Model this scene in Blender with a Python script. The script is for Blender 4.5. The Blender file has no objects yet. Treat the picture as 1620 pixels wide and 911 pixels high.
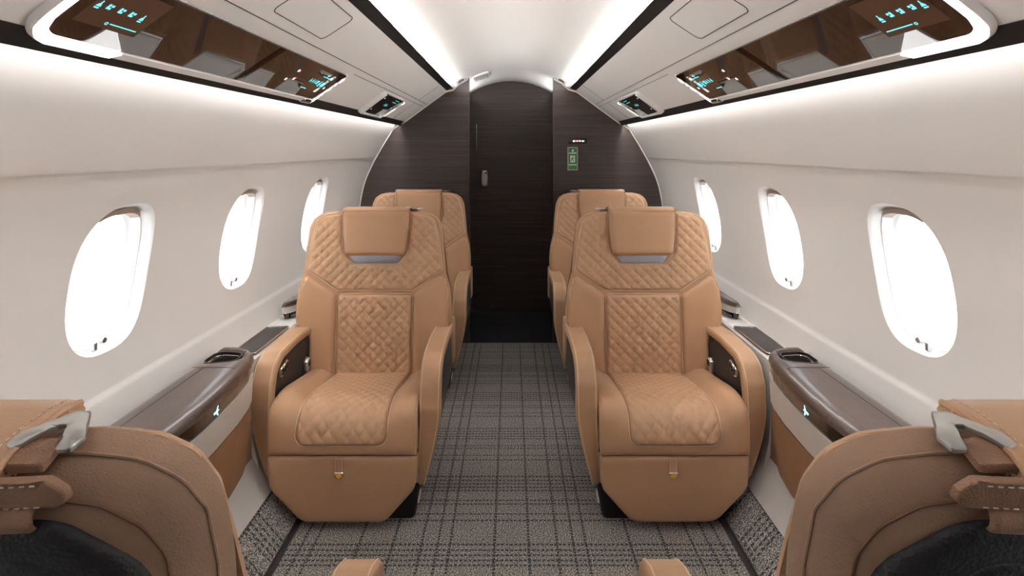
import bpy, bmesh, math, random
import numpy as np
from mathutils import Vector, Matrix
from mathutils.geometry import delaunay_2d_cdt

random.seed(4)
C = bpy.context.scene.collection
PI = math.pi
CAMH = 1.38
YB = 3.98            # bulkhead plane

# ------------------------------------------------------------------ materials
MATS = {}
def srgb(r, g, b):
    f = lambda c: (c/255/12.92) if c/255 <= .04045 else ((c/255+.055)/1.055)**2.4
    return (f(r), f(g), f(b), 1)

def mat(name, col, rough=.5, metal=0., spec=.5, coat=0., emit=None, estr=0., coat_rough=.05, ior=None, sheen=0.):
    if name in MATS: return MATS[name]
    m = bpy.data.materials.new(name); m.use_nodes = True
    b = m.node_tree.nodes['Principled BSDF']
    b.inputs['Base Color'].default_value = col if len(col) == 4 else (*col, 1)
    b.inputs['Roughness'].default_value = rough
    b.inputs['Metallic'].default_value = metal
    b.inputs['Specular IOR Level'].default_value = spec
    b.inputs['Coat Weight'].default_value = coat
    b.inputs['Coat Roughness'].default_value = coat_rough
    b.inputs['Sheen Weight'].default_value = sheen
    if ior: b.inputs['IOR'].default_value = ior
    if emit:
        b.inputs['Emission Color'].default_value = emit if len(emit) == 4 else (*emit, 1)
        b.inputs['Emission Strength'].default_value = estr
    MATS[name] = m
    return m

class NT:
    """tiny node helper"""
    def __init__(s, m):
        s.t = m.node_tree; s.b = s.t.nodes['Principled BSDF']
    def n(s, typ, **kw):
        x = s.t.nodes.new(typ)
        for k, v in kw.items():
            if k in ('operation', 'blend_type', 'data_type', 'noise_dimensions', 'feature', 'distance', 'vector_type'): setattr(x, k, v)
            else: x.inputs[k].default_value = v
        return x
    def l(s, a, b): s.t.links.new(a, b)
    def math(s, op, a, b=None, c=None):
        x = s.t.nodes.new('ShaderNodeMath'); x.operation = op
        for i, v in enumerate((a, b, c)):
            if v is None: continue
            if isinstance(v, (int, float)): x.inputs[i].default_value = v
            else: s.l(v, x.inputs[i])
        return x.outputs[0]
    def mix(s, fac, a, b, blend='MIX'):
        x = s.t.nodes.new('ShaderNodeMix'); x.data_type = 'RGBA'; x.blend_type = blend
        for i, v in ((0, fac), (6, a), (7, b)):
            if isinstance(v, (int, float)): x.inputs[i].default_value = v
            elif isinstance(v, tuple): x.inputs[i].default_value = v
            else: s.l(v, x.inputs[i])
        return x.outputs[2]
    def noise(s, vec, scale, detail=2., rough=.5):
        x = s.n('ShaderNodeTexNoise', Scale=scale, Detail=detail, Roughness=rough)
        s.l(vec, x.inputs['Vector']); return x.outputs['Fac']
    def scaled(s, vec, sc):
        x = s.n('ShaderNodeMapping'); x.inputs['Scale'].default_value = sc
        s.l(vec, x.inputs['Vector']); return x.outputs[0]
    def ramp(s, fac, stops):
        x = s.t.nodes.new('ShaderNodeValToRGB'); e = x.color_ramp.elements
        while len(e) < len(stops): e.new(.5)
        for el, (p, c) in zip(e, stops): el.position = p; el.color = c if len(c) == 4 else (*c, 1)
        s.l(fac, x.inputs[0]); return x.outputs[0]
    def bump(s, h, strength, dist=.002):
        x = s.n('ShaderNodeBump', Strength=strength, Distance=dist)
        s.l(h, x.inputs['Height']); s.l(x.outputs[0], s.b.inputs['Normal'])

def leather(name, col, grain=.25, rough=.42, scale=420., perf=False):
    m = mat(name, col, rough, spec=.4, sheen=.05)
    t = NT(m); tc = t.n('ShaderNodeTexCoord').outputs['Object']
    big = t.noise(tc, 9., 3.)
    c2 = tuple(x*.86 for x in col[:3])+(1,)
    t.l(t.mix(t.math('MULTIPLY', big, .7), col, c2), t.b.inputs['Base Color'])
    v = t.n('ShaderNodeTexVoronoi', Scale=scale); t.l(tc, v.inputs['Vector'])
    h = t.math('ADD', v.outputs['Distance'], t.math('MULTIPLY', t.noise(tc, scale*.5, 3.), .6))
    t.bump(h, grain, .0012)
    return m

def wood_dark():
    m = mat('dark_wenge_veneer', srgb(58, 45, 41), .42, spec=.45)
    t = NT(m); p = t.n('ShaderNodeNewGeometry').outputs['Position']
    a = t.noise(t.scaled(p, (1.3, 1.3, 150.)), 1., 5., .65)
    b = t.noise(t.scaled(p, (.8, .8, 34.)), 1.7, 3., .6)
    c = t.noise(t.scaled(p, (2.5, 2.5, 420.)), 1., 2.)
    s = t.math('ADD', t.math('MULTIPLY', a, .55), t.math('ADD', t.math('MULTIPLY', b, .3), t.math('MULTIPLY', c, .15)))
    col = t.ramp(s, [(.32, srgb(38, 30, 28)), (.47, srgb(57, 46, 42)), (.56, srgb(66, 54, 49)), (.66, srgb(92, 66, 54)), (.78, srgb(70, 50, 43))])
    t.l(col, t.b.inputs['Base Color'])
    t.l(t.math('ADD', .36, t.math('MULTIPLY', a, .14)), t.b.inputs['Roughness'])
    return m

def wood_console():
    m = mat('brown_lacquered_wood', srgb(92, 72, 62), .3, spec=.5, coat=.35, coat_rough=.22)
    t = NT(m); p = t.n('ShaderNodeNewGeometry').outputs['Position']
    a = t.noise(t.scaled(p, (230., 9., 9.)), 1., 4., .6)
    b = t.noise(t.scaled(p, (12., 300., 12.)), 1., 3., .6)
    c = t.noise(t.scaled(p, (5., 2., 4.)), 1., 3., .6)
    s = t.math('ADD', t.math('MULTIPLY', a, .42), t.math('ADD', t.math('MULTIPLY', b, .3), t.math('MULTIPLY', c, .28)))
    col = t.ramp(s, [(.33, srgb(48, 37, 33)), (.48, srgb(70, 55, 49)), (.6, srgb(90, 70, 60)), (.72, srgb(112, 84, 66))])
    t.l(col, t.b.inputs['Base Color'])
    return m

def carpet(name, side=False):
    m = mat(name, srgb(120, 115, 110), .95, spec=.1, sheen=.1)
    t = NT(m); g = t.n('ShaderNodeNewGeometry').outputs['Position']
    sp = t.n('ShaderNodeSeparateXYZ'); t.l(g, sp.inputs[0])
    X, Y = sp.outputs[0], sp.outputs[1]
    wob = t.math('MULTIPLY', t.math('SUBTRACT', t.noise(g, 170., 1.), .5), .006)
    Xw, Yw = t.math('ADD', X, wob), t.math('ADD', Y, wob)
    def lines(co, other, period, offs, w):
        f = t.math('FLOORED_MODULO', co, period) if False else t.math('MODULO', t.math('ADD', co, 40*period), period)
        tot = None
        for o, k in offs:
            o = o % period
            d = t.math('ABSOLUTE', t.math('SUBTRACT', f, o))
            v = t.math('MULTIPLY', t.math('LESS_THAN', d, w*k), 1.)
            tot = v if tot is None else t.math('MAXIMUM', tot, v)
        dash = t.math('GREATER_THAN', t.math('MODULO', t.math('ADD', other, 40.), .0155), .006)
        return t.math('MULTIPLY', tot, t.math('ADD', .18, t.math('MULTIPLY', dash, .82)))
    hor = lines(Yw, X, .405, [(1.848, 1), (1.870, 1), (1.894, 1), (1.918, 1), (1.9456, 1.1), (2.072, 1), (2.109, .8), (2.168, .9), (2.191, .9)], .0042)
    ver = lines(Xw, Y, .475, [(-.314, 1), (-.257, 1), (-.2136, 1), (-.058, 1.1), (.061, 1.1)], .0042)
    mask = t.math('MAXIMUM', hor, ver)
    n1 = t.noise(g, 230., 1., .7); n2 = t.noise(g, 520., 1.)
    spk = t.math('ADD', t.math('MULTIPLY', n1, .6), t.math('MULTIPLY', n2, .4))
    base = t.ramp(spk, [(.38, srgb(34, 32, 31)), (.46, srgb(108, 104, 100)), (.53, srgb(166, 160, 154)), (.60, srgb(244, 239, 232))])
    big = t.noise(t.scaled(g, (7., 16., 7.)), 1., 2.)
    base = t.mix(t.math('MULTIPLY', big, .22), base, srgb(78, 74, 69))
    dk = t.mix(t.math('GREATER_THAN', t.noise(g, 11., 1.), .56), srgb(30, 28, 30), srgb(30, 36, 52))
    keep = t.math('MULTIPLY', mask, t.math('MINIMUM', 1., t.math('MULTIPLY', t.noise(g, 260., 1.), 1.7)))
    t.l(t.mix(t.math('MULTIPLY', keep, .93), base, dk), t.b.inputs['Base Color'])
    t.bump(spk, .9, .004)
    return m

def glass_pane():
    m = bpy.data.materials.new('window_pane_clear'); m.use_nodes = True
    nt = m.node_tree; nt.nodes.remove(nt.nodes['Principled BSDF'])
    out = nt.nodes['Material Output']
    tr = nt.nodes.new('ShaderNodeBsdfTransparent'); tr.inputs[0].default_value = (.97, .98, 1, 1)
    gl = nt.nodes.new('ShaderNodeBsdfGlossy'); gl.inputs['Roughness'].default_value = .02
    mx = nt.nodes.new('ShaderNodeMixShader')
    mx.inputs[0].default_value = .04; nt.links.new(tr.outputs[0], mx.inputs[1]); nt.links.new(gl.outputs[0], mx.inputs[2])
    nt.links.new(mx.outputs[0], out.inputs[0])
    return m

TAN = leather('tan_leather', srgb(191, 151, 117))
TANQ = leather('tan_quilted_leather', srgb(195, 156, 122), grain=.15)
TANG = leather('tan_pebbled_leather', srgb(156, 124, 100), grain=.3, rough=.5, scale=420.)
STRAPL = leather('brown_strap_leather', srgb(142, 106, 82), grain=.4, rough=.5, scale=420.)
CONL = leather('tan_console_leather', srgb(156, 112, 76), grain=.1)
BLKL = leather('black_leather', srgb(34, 33, 35), grain=.5, rough=.5, scale=260.)
SIDEB = leather('charcoal_panel_leather', srgb(44, 38, 36), grain=.25, rough=.5, scale=300.)
WELT = mat('tan_welt', srgb(218, 190, 160), .5)
THREAD = mat('pale_thread', srgb(214, 196, 176), .6)
BLACK = mat('black_satin_plastic', srgb(17, 16, 17), .4)
PIT = mat('black_recess', srgb(9, 9, 9), .6)
WALLM = mat('cream_wall_laminate', srgb(227, 223, 219), .6, spec=.25)
CEILM = mat('cream_ceiling_laminate', srgb(230, 227, 223), .7, spec=.06)
WHITE = mat('white_satin_plastic', srgb(238, 236, 233), .35)
PANELW = mat('cream_console_panel', srgb(214, 207, 199), .4)
VAL = mat('black_brown_valance', srgb(33, 29, 28), .55, spec=.3)
CHROME = mat('chrome', (.78, .77, .75), .14, metal=1.)
SATIN = mat('satin_metal', (.55, .55, .56), .32, metal=1.)
HOOKM = mat('brushed_hook_metal', (.50, .49, .47), .32, metal=1.)
GREYB = mat('blue_grey_bracket', srgb(170, 176, 188), .3, metal=.5)
GLOSS = mat('dark_brown_glass', srgb(52, 32, 23), .04, spec=.33)
GLOSSB = mat('black_glass', srgb(22, 18, 17), .05, coat=.6)
SEAM = mat('seam_shadow_gap', srgb(60, 56, 52), .8)
DKFLOOR = mat('dark_vestibule_floor', srgb(44, 44, 50), .2, spec=.5)
LED = mat('white_led', (1, 1, 1), .5, emit=(.985, .99, 1.), estr=32.)
LED2 = mat('white_led_wall_wash', (1, 1, 1), .5, emit=(.985, .99, 1.), estr=36.)
LEDBAR = mat('white_led_bar', (1, 1, 1), .5, emit=(1., .99, .98), estr=1.5)
GLINT = mat('white_rim_glint', (1, 1, 1), .5, emit=(1., .99, .98), estr=1.1)  # glow put in for the reflection on the panel end rims
ICON = mat('cyan_display_glow', (.0, .3, .35), .5, emit=(.12, .72, .85), estr=1.1)
ICOND = mat('dim_cyan_display_glow', (.0, .2, .25), .5, emit=(.08, .45, .5), estr=.8)
RED = mat('red_indicator', (.5, .02, .02), .5, emit=(.8, .03, .02), estr=1.2)
WIND = mat('white_indicator', (.8, .8, .8), .5, emit=(1, .9, .85), estr=.7)
SCREEN = mat('brown_screen_zone', srgb(80, 56, 44), .08)
GREEN = mat('green_sign', srgb(48, 112, 66), .5)
SIGNW = mat('sign_white', srgb(215, 220, 212), .5)
YELL = mat('yellow_enamel', srgb(232, 170, 30), .4)
WOOD = wood_dark(); CWOOD = wood_console()
CARPET = carpet('plaid_grey_carpet'); PANE = glass_pane()

# ------------------------------------------------------------------ helpers
def tag(o, label=None, cat=None, group=None, kind=None):
    if label: o['label'] = label
    if cat: o['category'] = cat
    if group: o['group'] = group
    if kind: o['kind'] = kind
    return o

def empty(name, loc, rz=0.):
    o = bpy.data.objects.new(name, None); C.objects.link(o)
    o.location = loc; o.rotation_euler = (0, 0, rz); o.empty_display_size = .1
    return o

def finish(name, bm, m, parent=None, smooth=True, ang=42, recalc=True):
    bmesh.ops.remove_doubles(bm, verts=bm.verts, dist=1e-6)
    if recalc: bmesh.ops.recalc_face_normals(bm, faces=bm.faces)
    ca = math.radians(ang)
    for f in bm.faces: f.smooth = smooth
    if smooth:
        for e in bm.edges:
            if len(e.link_faces) == 2 and e.calc_face_angle(0) > ca: e.smooth = False
    me = bpy.data.meshes.new(name); bm.to_mesh(me); bm.free()
    me.materials.append(m)
    o = bpy.data.objects.new(name, me); C.objects.link(o)
    if parent: o.parent = parent
    return o

def add_pf(bm, verts, faces):
    vs = [bm.verts.new(v) for v in verts]
    for f in faces:
        try: bm.faces.new([vs[i] for i in f])
        except ValueError: pass

def round_poly(pts, rad, n=6):
    """pts list of (x,y) ; rad scalar or list"""
    out = []; N = len(pts)
    for i in range(N):
        p = Vector(pts[i]); a = Vector(pts[i-1]); b = Vector(pts[(i+1) % N])
        r = rad[i] if isinstance(rad, (list, tuple)) else rad
        u = (a-p); v = (b-p); lu, lv = u.length, v.length
        if r <= 0 or lu < 1e-9 or lv < 1e-9: out.append(tuple(p)); continue
        u /= lu; v /= lv
        ang = u.angle(v)
        if ang > PI-.05: out.append(tuple(p)); continue
        d = min(r/math.tan(ang/2), lu*.48, lv*.48); r2 = d*math.tan(ang/2)
        c = p+(u+v).normalized()*(r2/math.sin(ang/2))
        s = p+u*d-c; e = p+v*d-c
        a0 = math.atan2(s.y, s.x); a1 = math.atan2(e.y, e.x)
        da = (a1-a0+PI) % (2*PI)-PI
        for k in range(n+1):
            t = a0+da*k/n
            out.append((c.x+r2*math.cos(t), c.y+r2*math.sin(t)))
    return out

def resample(loop, g):
    out = []
    N = len(loop)
    for i in range(N):
        a = loop[i]; b = loop[(i+1) % N]
        L = math.hypot(b[0]-a[0], b[1]-a[1])
        if L < 1e-7: continue
        k = max(1, int(math.ceil(L/g)))
        for j in range(k): out.append((a[0]+(b[0]-a[0])*j/k, a[1]+(b[1]-a[1])*j/k))
    return out

def mirror_half(half):
    """half outline from top centre down the +x side to bottom centre -> closed loop"""
    left = [(-x, y) for x, y in reversed(half) if abs(x) > 1e-9]
    return list(half)+left

def inside(P, loop):
    x, y = P[:, 0], P[:, 1]; r = np.zeros(len(P), bool)
    L = np.array(loop); Lp = np.roll(L, 1, 0)
    for (x1, y1), (x2, y2) in zip(L, Lp):
        c = ((y1 > y) != (y2 > y))
        with np.errstate(divide='ignore', invalid='ignore'):
            xi = (x2-x1)*(y-y1)/((y2-y1) if y2 != y1 else 1e-12)+x1
        r ^= c & (x < xi)
    return r

def dist(P, loops):
    best = np.full(len(P), 1e9)
    for loop in loops:
        L = np.array(loop); Ln = np.roll(L, -1, 0)
        for a, b in zip(L, Ln):
            d = b-a; ll = d@d
            if ll < 1e-14: continue
            t = np.clip(((P-a)@d)/ll, 0, 1)
            q = P-(a+t[:, None]*d)
            best = np.minimum(best, np.hypot(q[:, 0], q[:, 1]))
    return best

def quilt(w, dep):
    def f(u, v):
        a = np.abs(np.sin(PI*(u+v)/w)); b = np.abs(np.sin(PI*(u-v)/w))
        return dep*(np.power(a*b, .45)-.35)
    return f

def slab(bm, loop, M, t=.01, r=.015, depth=.03, g=.012, q=None, tb=None, rb=None, holes=(), back=True, base=None):
    """puffy plate: outline loop in (u,v); front height t with edge radius r; M(u,v,h)->xyz; h from -depth"""
    loop = resample(loop, g); holes = [resample(h, g) for h in holes]
    loops = [loop]+holes
    B = [p for l in loops for p in l]
    edges = []; o = 0
    for l in loops:
        edges += [(o+i, o+(i+1) % len(l)) for i in range(len(l))]; o += len(l)
    arr = np.array(loop); mn, mx = arr.min(0), arr.max(0)
    gx = np.arange(mn[0]+g/2, mx[0], g); gy = np.arange(mn[1]+g/2, mx[1], g)
    G = np.array([(x+(.5*g if j % 2 else 0), y) for j, y in enumerate(gy) for x in gx]) if len(gx) and len(gy) else np.zeros((0, 2))
    rr = max(r, rb or 0)
    def ok(P, dm):
        if not len(P): return P
        P = P[inside(P, loop)]
        for h in holes:
            if len(P): P = P[~inside(P, h)]
        if not len(P): return P
        return P[dist(P, loops) > dm]
    pts = [ok(G, max(rr*.75, g*.5))] if rr > 0 else [ok(G, g*.5)]
    if rr > 0:
        for k, fr in enumerate((.06, .18, .38, .66)):
            d = rr*fr; Q = []
            for l in loops:
                n = len(l)
                for i in range(n):
                    a = Vector(l[i-1]); b = Vector(l[(i+1) % n]); tt = (b-a)
                    if tt.length < 1e-9: continue
                    tt.normalize(); nn = Vector((-tt.y, tt.x))
                    for s in (1, -1): Q.append((l[i][0]+nn.x*d*s, l[i][1]+nn.y*d*s))
            Q = np.array(Q)
            P = ok(Q, d*.9)
            pts.append(P)
    I = np.concatenate([p for p in pts if len(p)]) if any(len(p) for p in pts) else np.zeros((0, 2))
    if len(I):   # thin near duplicates
        key = {}
        for p in I:
            k = (round(p[0]/(g*.16)), round(p[1]/(g*.16)))
            key.setdefault(k, p)
        I = np.array(list(key.values()))
    allp = [Vector(p) for p in B]+[Vector(p) for p in I]
    res = delaunay_2d_cdt(allp, edges, [], 0, 1e-7, True)
    V2 = np.array([tuple(v) for v in res[0]]); F = res[2]; orig = res[3]
    cen = np.array([V2[list(f)].mean(0) for f in F])
    keep = inside(cen, loop)
    for h in holes: keep &= ~inside(cen, h)
    F = [f for f, k in zip(F, keep) if k]
    D = dist(V2, loops)
    def prof(D, t, r):
        if r <= 0: return np.full(len(D), t)
        x = 1-np.clip(D/r, 0, 1)
        return t*np.sqrt(np.clip(1-x*x, 0, 1))
    Hf = prof(D, t, r)
    if q is not None:
        fade = np.clip(D/max(r, 1e-6), 0, 1)
        Hf = Hf+q(V2[:, 0], V2[:, 1])*fade
    if base is not None: Hf = Hf+base(V2[:, 0], V2[:, 1])
    vf = [bm.verts.new(M(float(p[0]), float(p[1]), float(h))) for p, h in zip(V2, Hf)]
    for f in F:
        try: bm.faces.new([vf[i] for i in f])
        except ValueError: pass
    if back:
        Hb = -depth-(prof(D, tb, rb) if tb else 0*D)
        vb = [bm.verts.new(M(float(p[0]), float(p[1]), float(h))) for p, h in zip(V2, Hb)]
        for f in F:
            try: bm.faces.new([vb[i] for i in reversed(f)])
            except ValueError: pass
        inv = {}
        for i, os_ in enumerate(orig):
            for q_ in os_: inv[q_] = i
        for a, b in edges:
            a, b = inv.get(a), inv.get(b)
            if a is None or b is None or a == b: continue
            try: bm.faces.new([vf[a], vf[b], vb[b], vb[a]])
            except ValueError: pass
    return bm

def plate(name, loop, M, m, parent=None, **kw):
    bm = bmesh.new(); slab(bm, loop, M, **kw)
    return finish(name, bm, m, parent)

def tube(bm, pts, r=.002, n=6, closed=False, rfun=None):
    P = [Vector(p) for p in pts]; N = len(P)
    if N < 2: return
    rings = []
    prev = None
    for i in range(N):
        a = P[i-1] if (i > 0 or closed) else P[i]
        b = P[(i+1) % N] if (i < N-1 or closed) else P[i]
        t = (b-a)
        if t.length < 1e-9: t = Vector((0, 0, 1))
        t.normalize()
        if prev is None:
            u = t.orthogonal().normalized()
        else:
            u = prev-t*prev.dot(t)
            if u.length < 1e-6: u = t.orthogonal()
            u.normalize()
        prev = u; w = t.cross(u)
        rad = rfun(i/(N-1)) if rfun else r
        rings.append([bm.verts.new(P[i]+(u*math.cos(2*PI*k/n)+w*math.sin(2*PI*k/n))*rad) for k in range(n)])
    for i in range(N if closed else N-1):
        A, B = rings[i], rings[(i+1) % N]
        for k in range(n):
            try: bm.faces.new([A[k], A[(k+1) % n], B[(k+1) % n], B[k]])
            except ValueError: pass
    if not closed:
        bm.faces.new(rings[0][::-1]); bm.faces.new(rings[-1])

def prism(bm, loop, M, d0, d1):
    """extrude a 2d loop straight, small polygons"""
    a = [bm.verts.new(M(x, y, d0)) for x, y in loop]; b = [bm.verts.new(M(x, y, d1)) for x, y in loop]
    bm.faces.new(a[::-1]); bm.faces.new(b)
    n = len(loop)
    for i in range(n): bm.faces.new([a[i], a[(i+1) % n], b[(i+1) % n], b[i]])

def bbox(bm, x0, x1, y0, y1, z0, z1, bev=0., seg=2):
    b2 = bmesh.new()
    add_pf(b2, [(x, y, z) for x in (x0, x1) for y in (y0, y1) for z in (z0, z1)],
           [(0, 1, 3, 2), (4, 6, 7, 5), (0, 4, 5, 1), (2, 3, 7, 6), (0, 2, 6, 4), (1, 5, 7, 3)])
    if bev: bmesh.ops.bevel(b2, geom=b2.edges[:], offset=bev, segments=seg, affect='EDGES', profile=.5)
    tmp = bpy.data.meshes.new('t'); b2.to_mesh(tmp); b2.free(); bm.from_mesh(tmp); bpy.data.meshes.remove(tmp)

def box(name, dims, m, parent=None, bev=.0, **kw):
    bm = bmesh.new(); bbox(bm, *dims, bev=bev); return finish(name, bm, m, parent, **kw)

def interp(xs, ys):
    """monotone-ish cubic (Catmull) interpolation"""
    xs = list(xs); ys = list(ys); n = len(xs)
    d = [(ys[i+1]-ys[i])/(xs[i+1]-xs[i]) for i in range(n-1)]
    m = [d[0]]+[(d[i-1]+d[i])/2 for i in range(1, n-1)]+[d[-1]]
    def f(x):
        x = min(max(x, xs[0]), xs[-1]); i = 0
        while i < n-2 and x > xs[i+1]: i += 1
        h = xs[i+1]-xs[i]; t = (x-xs[i])/h
        return ((2*t**3-3*t**2+1)*ys[i]+(t**3-2*t**2+t)*h*m[i]+(-2*t**3+3*t**2)*ys[i+1]+(t**3-t**2)*h*m[i+1])
    return f
def sm(x): x = min(max(x, 0.), 1.); return x*x*(3-2*x)

# ------------------------------------------------------------------ cabin shell
Wz = interp([.10, .25, .4, .55, .7, .85, .98, 1.154, 1.29, 1.426, 1.50, 1.56, 1.605],
            [.885, .955, 1.01, 1.05, 1.082, 1.095, 1.087, 1.05, .99, .914, .868, .834, .806])
def taper(X, Y, Z):
    a = abs(X)
    g = sm((a-.47)/.25)*sm((Z-.12)/.4)
    return math.copysign(a+.0114*(YB-Y)*g, X)
def wallpt(side, Y, Z, out=0.):
    X = Wz(Z)
    X -= .005*(1-sm((Z-.700)/.022))*sm((Z-.5)/.1)        # lower dado panel stands proud
    X -= .003*sm((Z-1.322)/.004)                    # panel step above the windows
    X = taper(side*X, Y, Z)
    return (X+side*out, Y, Z)
WINY = [.06, .80, 1.545, 2.265, 3.07]
WHW, WHH, WZC = .152, .205, 1.025
Y0 = -.55
def swin(k, N, sc=1., dsc=0.):
    t = 2*PI*k/N; n = 2/2.75
    c, s = math.cos(t), math.sin(t)
    return (math.copysign(abs(c)**n, c)*(WHW*sc+dsc), math.copysign(abs(s)**n, s)*(WHH*sc+dsc))

def build_wall(side, name):
    bm = bmesh.new()
    z0, z1 = WZC-.24, WZC+.24; cw = .19
    zlow = [.10+(z0-.10)*i/22 for i in range(23)]+[.700, .704, .708, .712, .716, .72, .724]
    zlow = sorted(set(zlow))
    zmid = [z0+(z1-z0)*i/16 for i in range(17)]
    zup = sorted(set([z1+(1.605-z1)*i/14 for i in range(15)]+[1.318, 1.322, 1.325, 1.328, 1.334]))
    ys = [Y0]
    segs = []
    prev = Y0
    for yc in WINY:
        a, b = yc-cw, yc+cw
        n = max(1, int((a-prev)/.06)); 
        for i in range(1, n+1): ys.append(prev+(a-prev)*i/n)
        for i in range(1, 13): ys.append(a+(b-a)*i/12)
        segs.append((a, b)); prev = b
    n = int((YB-prev)/.06)
    for i in range(1, n+1): ys.append(prev+(YB-prev)*i/n)
    V = {}
    def v(Y, Z):
        k = (round(Y, 5), round(Z, 5))
        if k not in V: V[k] = bm.verts.new(wallpt(side, Y, Z))
        return V[k]
    def quadgrid(zs, skip):
        for i in range(len(ys)-1):
            a, b = ys[i], ys[i+1]
            if skip and any(s0-1e-6 <= a and b <= s1+1e-6 for s0, s1 in segs): continue
            for j in range(len(zs)-1):
                bm.faces.new([v(a, zs[j]), v(b, zs[j]), v(b, zs[j+1]), v(a, zs[j+1])])
    quadgrid(zlow, False); quadgrid(zmid, True); quadgrid(zup, False)
    for (a, b), yc in zip(segs, WINY):
        yy = [a+(b-a)*i/12 for i in range(13)]
        ring = [(b, z) for z in zmid[8:]]+[(y, z1) for y in reversed(yy[:-1])]+[(a, z) for z in reversed(zmid[:-1])]+[(y, z0) for y in yy[1:]]+[(b, z) for z in zmid[1:8]]
        N = len(ring)
        # match by angle
        inner = []
        for (Y, Z) in ring:
            ang = math.atan2((Z-WZC)/WHH, (Y-yc)/WHW)
            c, s = math.cos(ang), math.sin(ang); p = 2.75
            rr = (abs(c)**p+abs(s)**p)**(-1/p)
            inner.append((yc+rr*c*WHW, WZC+rr*s*WHH))
        K = 5
        rows = [[v(*p) for p in ring]]
        for k in range(1, K+1):
            f = k/K
            rows.append([bm.verts.new(wallpt(side, r[0]+(i_[0]-r[0])*f, r[1]+(i_[1]-r[1])*f)) for r, i_ in zip(ring, inner)])
        for k in range(K):
            for i in range(N):
                j = (i+1) % N
                bm.faces.new([rows[k][i], rows[k][j], rows[k+1][j], rows[k+1][i]])
    bmesh.ops.recalc_face_normals(bm, faces=bm.faces)
    o = finish(name, bm, WALLM, recalc=False, ang=60)
    return tag(o, kind='structure')
build_wall(-1, 'wall_left'); build_wall(1, 'wall_right')

def build_window(side, yc, idx):
    root = empty(f'window_{idx}', wallpt(side, yc, WZC))
    tag(root, kind='structure')
    base = Vector(root.location)
    N = 72
    def loopring(sc, out, dz=0.):
        pts = []
        for k in range(N):
            a, b = swin(k, N, sc)
            p = Vector(wallpt(side, yc+a, WZC+b+dz)); p.x += side*out
            pts.append(p-base)
        return pts
    bm = bmesh.new()
    spec = [(1.0, 0.), (.985, .003), (.965, .012), (.945, .030), (.935, .034), (.925, .033), (.905, .050), (.875, .066), (.86, .068), (.855, .075)]
    rows = [[bm.verts.new(p) for p in loopring(*s)] for s in spec]
    for A, B in zip(rows, rows[1:]):
        for k in range(N): bm.faces.new([A[k], A[(k+1) % N], B[(k+1) % N], B[k]])
    finish('window_frame', bm, WHITE, root, ang=70)
    bm = bmesh.new()
    R = [bm.verts.new(p) for p in loopring(.86, .071)]
    bm.faces.new(R)
    bmesh.ops.triangulate(bm, faces=bm.faces)
    finish('pane', bm, PANE, root)
    # lowered lip of the pleated shade at the top
    bm = bmesh.new()
    pts = [loopring(.93, .026)[k] for k in range(int(N*.17), int(N*.33)+1)]
    for i in range(len(pts)-1):
        a, b = pts[i], pts[i+1]
        q = [a, b, b+Vector((side*.03, 0, -.002)), a+Vector((side*.03, 0, -.002))]
        q2 = [p+Vector((0, 0, -.014)) for p in q]
        add_pf(bm, q+q2, [(0, 1, 2, 3), (4, 7, 6, 5), (0, 4, 5, 1), (2, 6, 7, 3)])
    finish('shade', bm, mat('tan_shade_lip', srgb(150, 132, 118), .4), root)
    # pull knob at the bottom
    p = Vector(wallpt(side, yc-.005, WZC-WHH*.885))-base
    bm = bmesh.new(); tube(bm, [p+Vector((side*.028, 0, .008)), p+Vector((side*.004, 0, .010))], .0085, 14)
    kb = finish('shade_knob', bm, WHITE, root)
    bm = bmesh.new(); tube(bm, [p+Vector((side*.004, 0, .010)), p+Vector((side*.002, 0, .010))], .0078, 14)
    finish('knob_face', bm, SATIN, kb)
    bm = bmesh.new(); bbox(bm, p.x+side*.016-.006, p.x+side*.016+.006, p.y-.028, p.y-.016, p.z-.012, p.z+.010, bev=.002)
    finish('latch', bm, SATIN, root)
    return root
i = 0
for side in (-1, 1):
    for yc in WINY:
        i += 1; build_window(side, yc, i)

# ---- overhead cross section (right side, X>0)
def sweep(name, prof, m, y0=Y0, y1=YB, kind='structure', mirror=True, closed=False, n=46, sides=(1,)):
    bm = bmesh.new()
    for s in sides:
        rows = []
        for i in range(n+1):
            Y = y0+(y1-y0)*i/n
            rows.append([bm.verts.new((taper(s*x, Y, z), Y, z)) for x, z in prof])
        m_ = len(prof)
        for A, B in zip(rows, rows[1:]):
            for k in range(m_ if closed else m_-1):
                bm.faces.new([A[k], A[(k+1) % m_], B[(k+1) % m_], B[k]])
        if closed:
            bm.faces.new(rows[0][::-1]); bm.faces.new(rows[-1])
    o = finish(name, bm, m, ang=35)
    return tag(o, kind=kind)

PL = (.765, 1.582); PU = (.46, 1.805)
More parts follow.
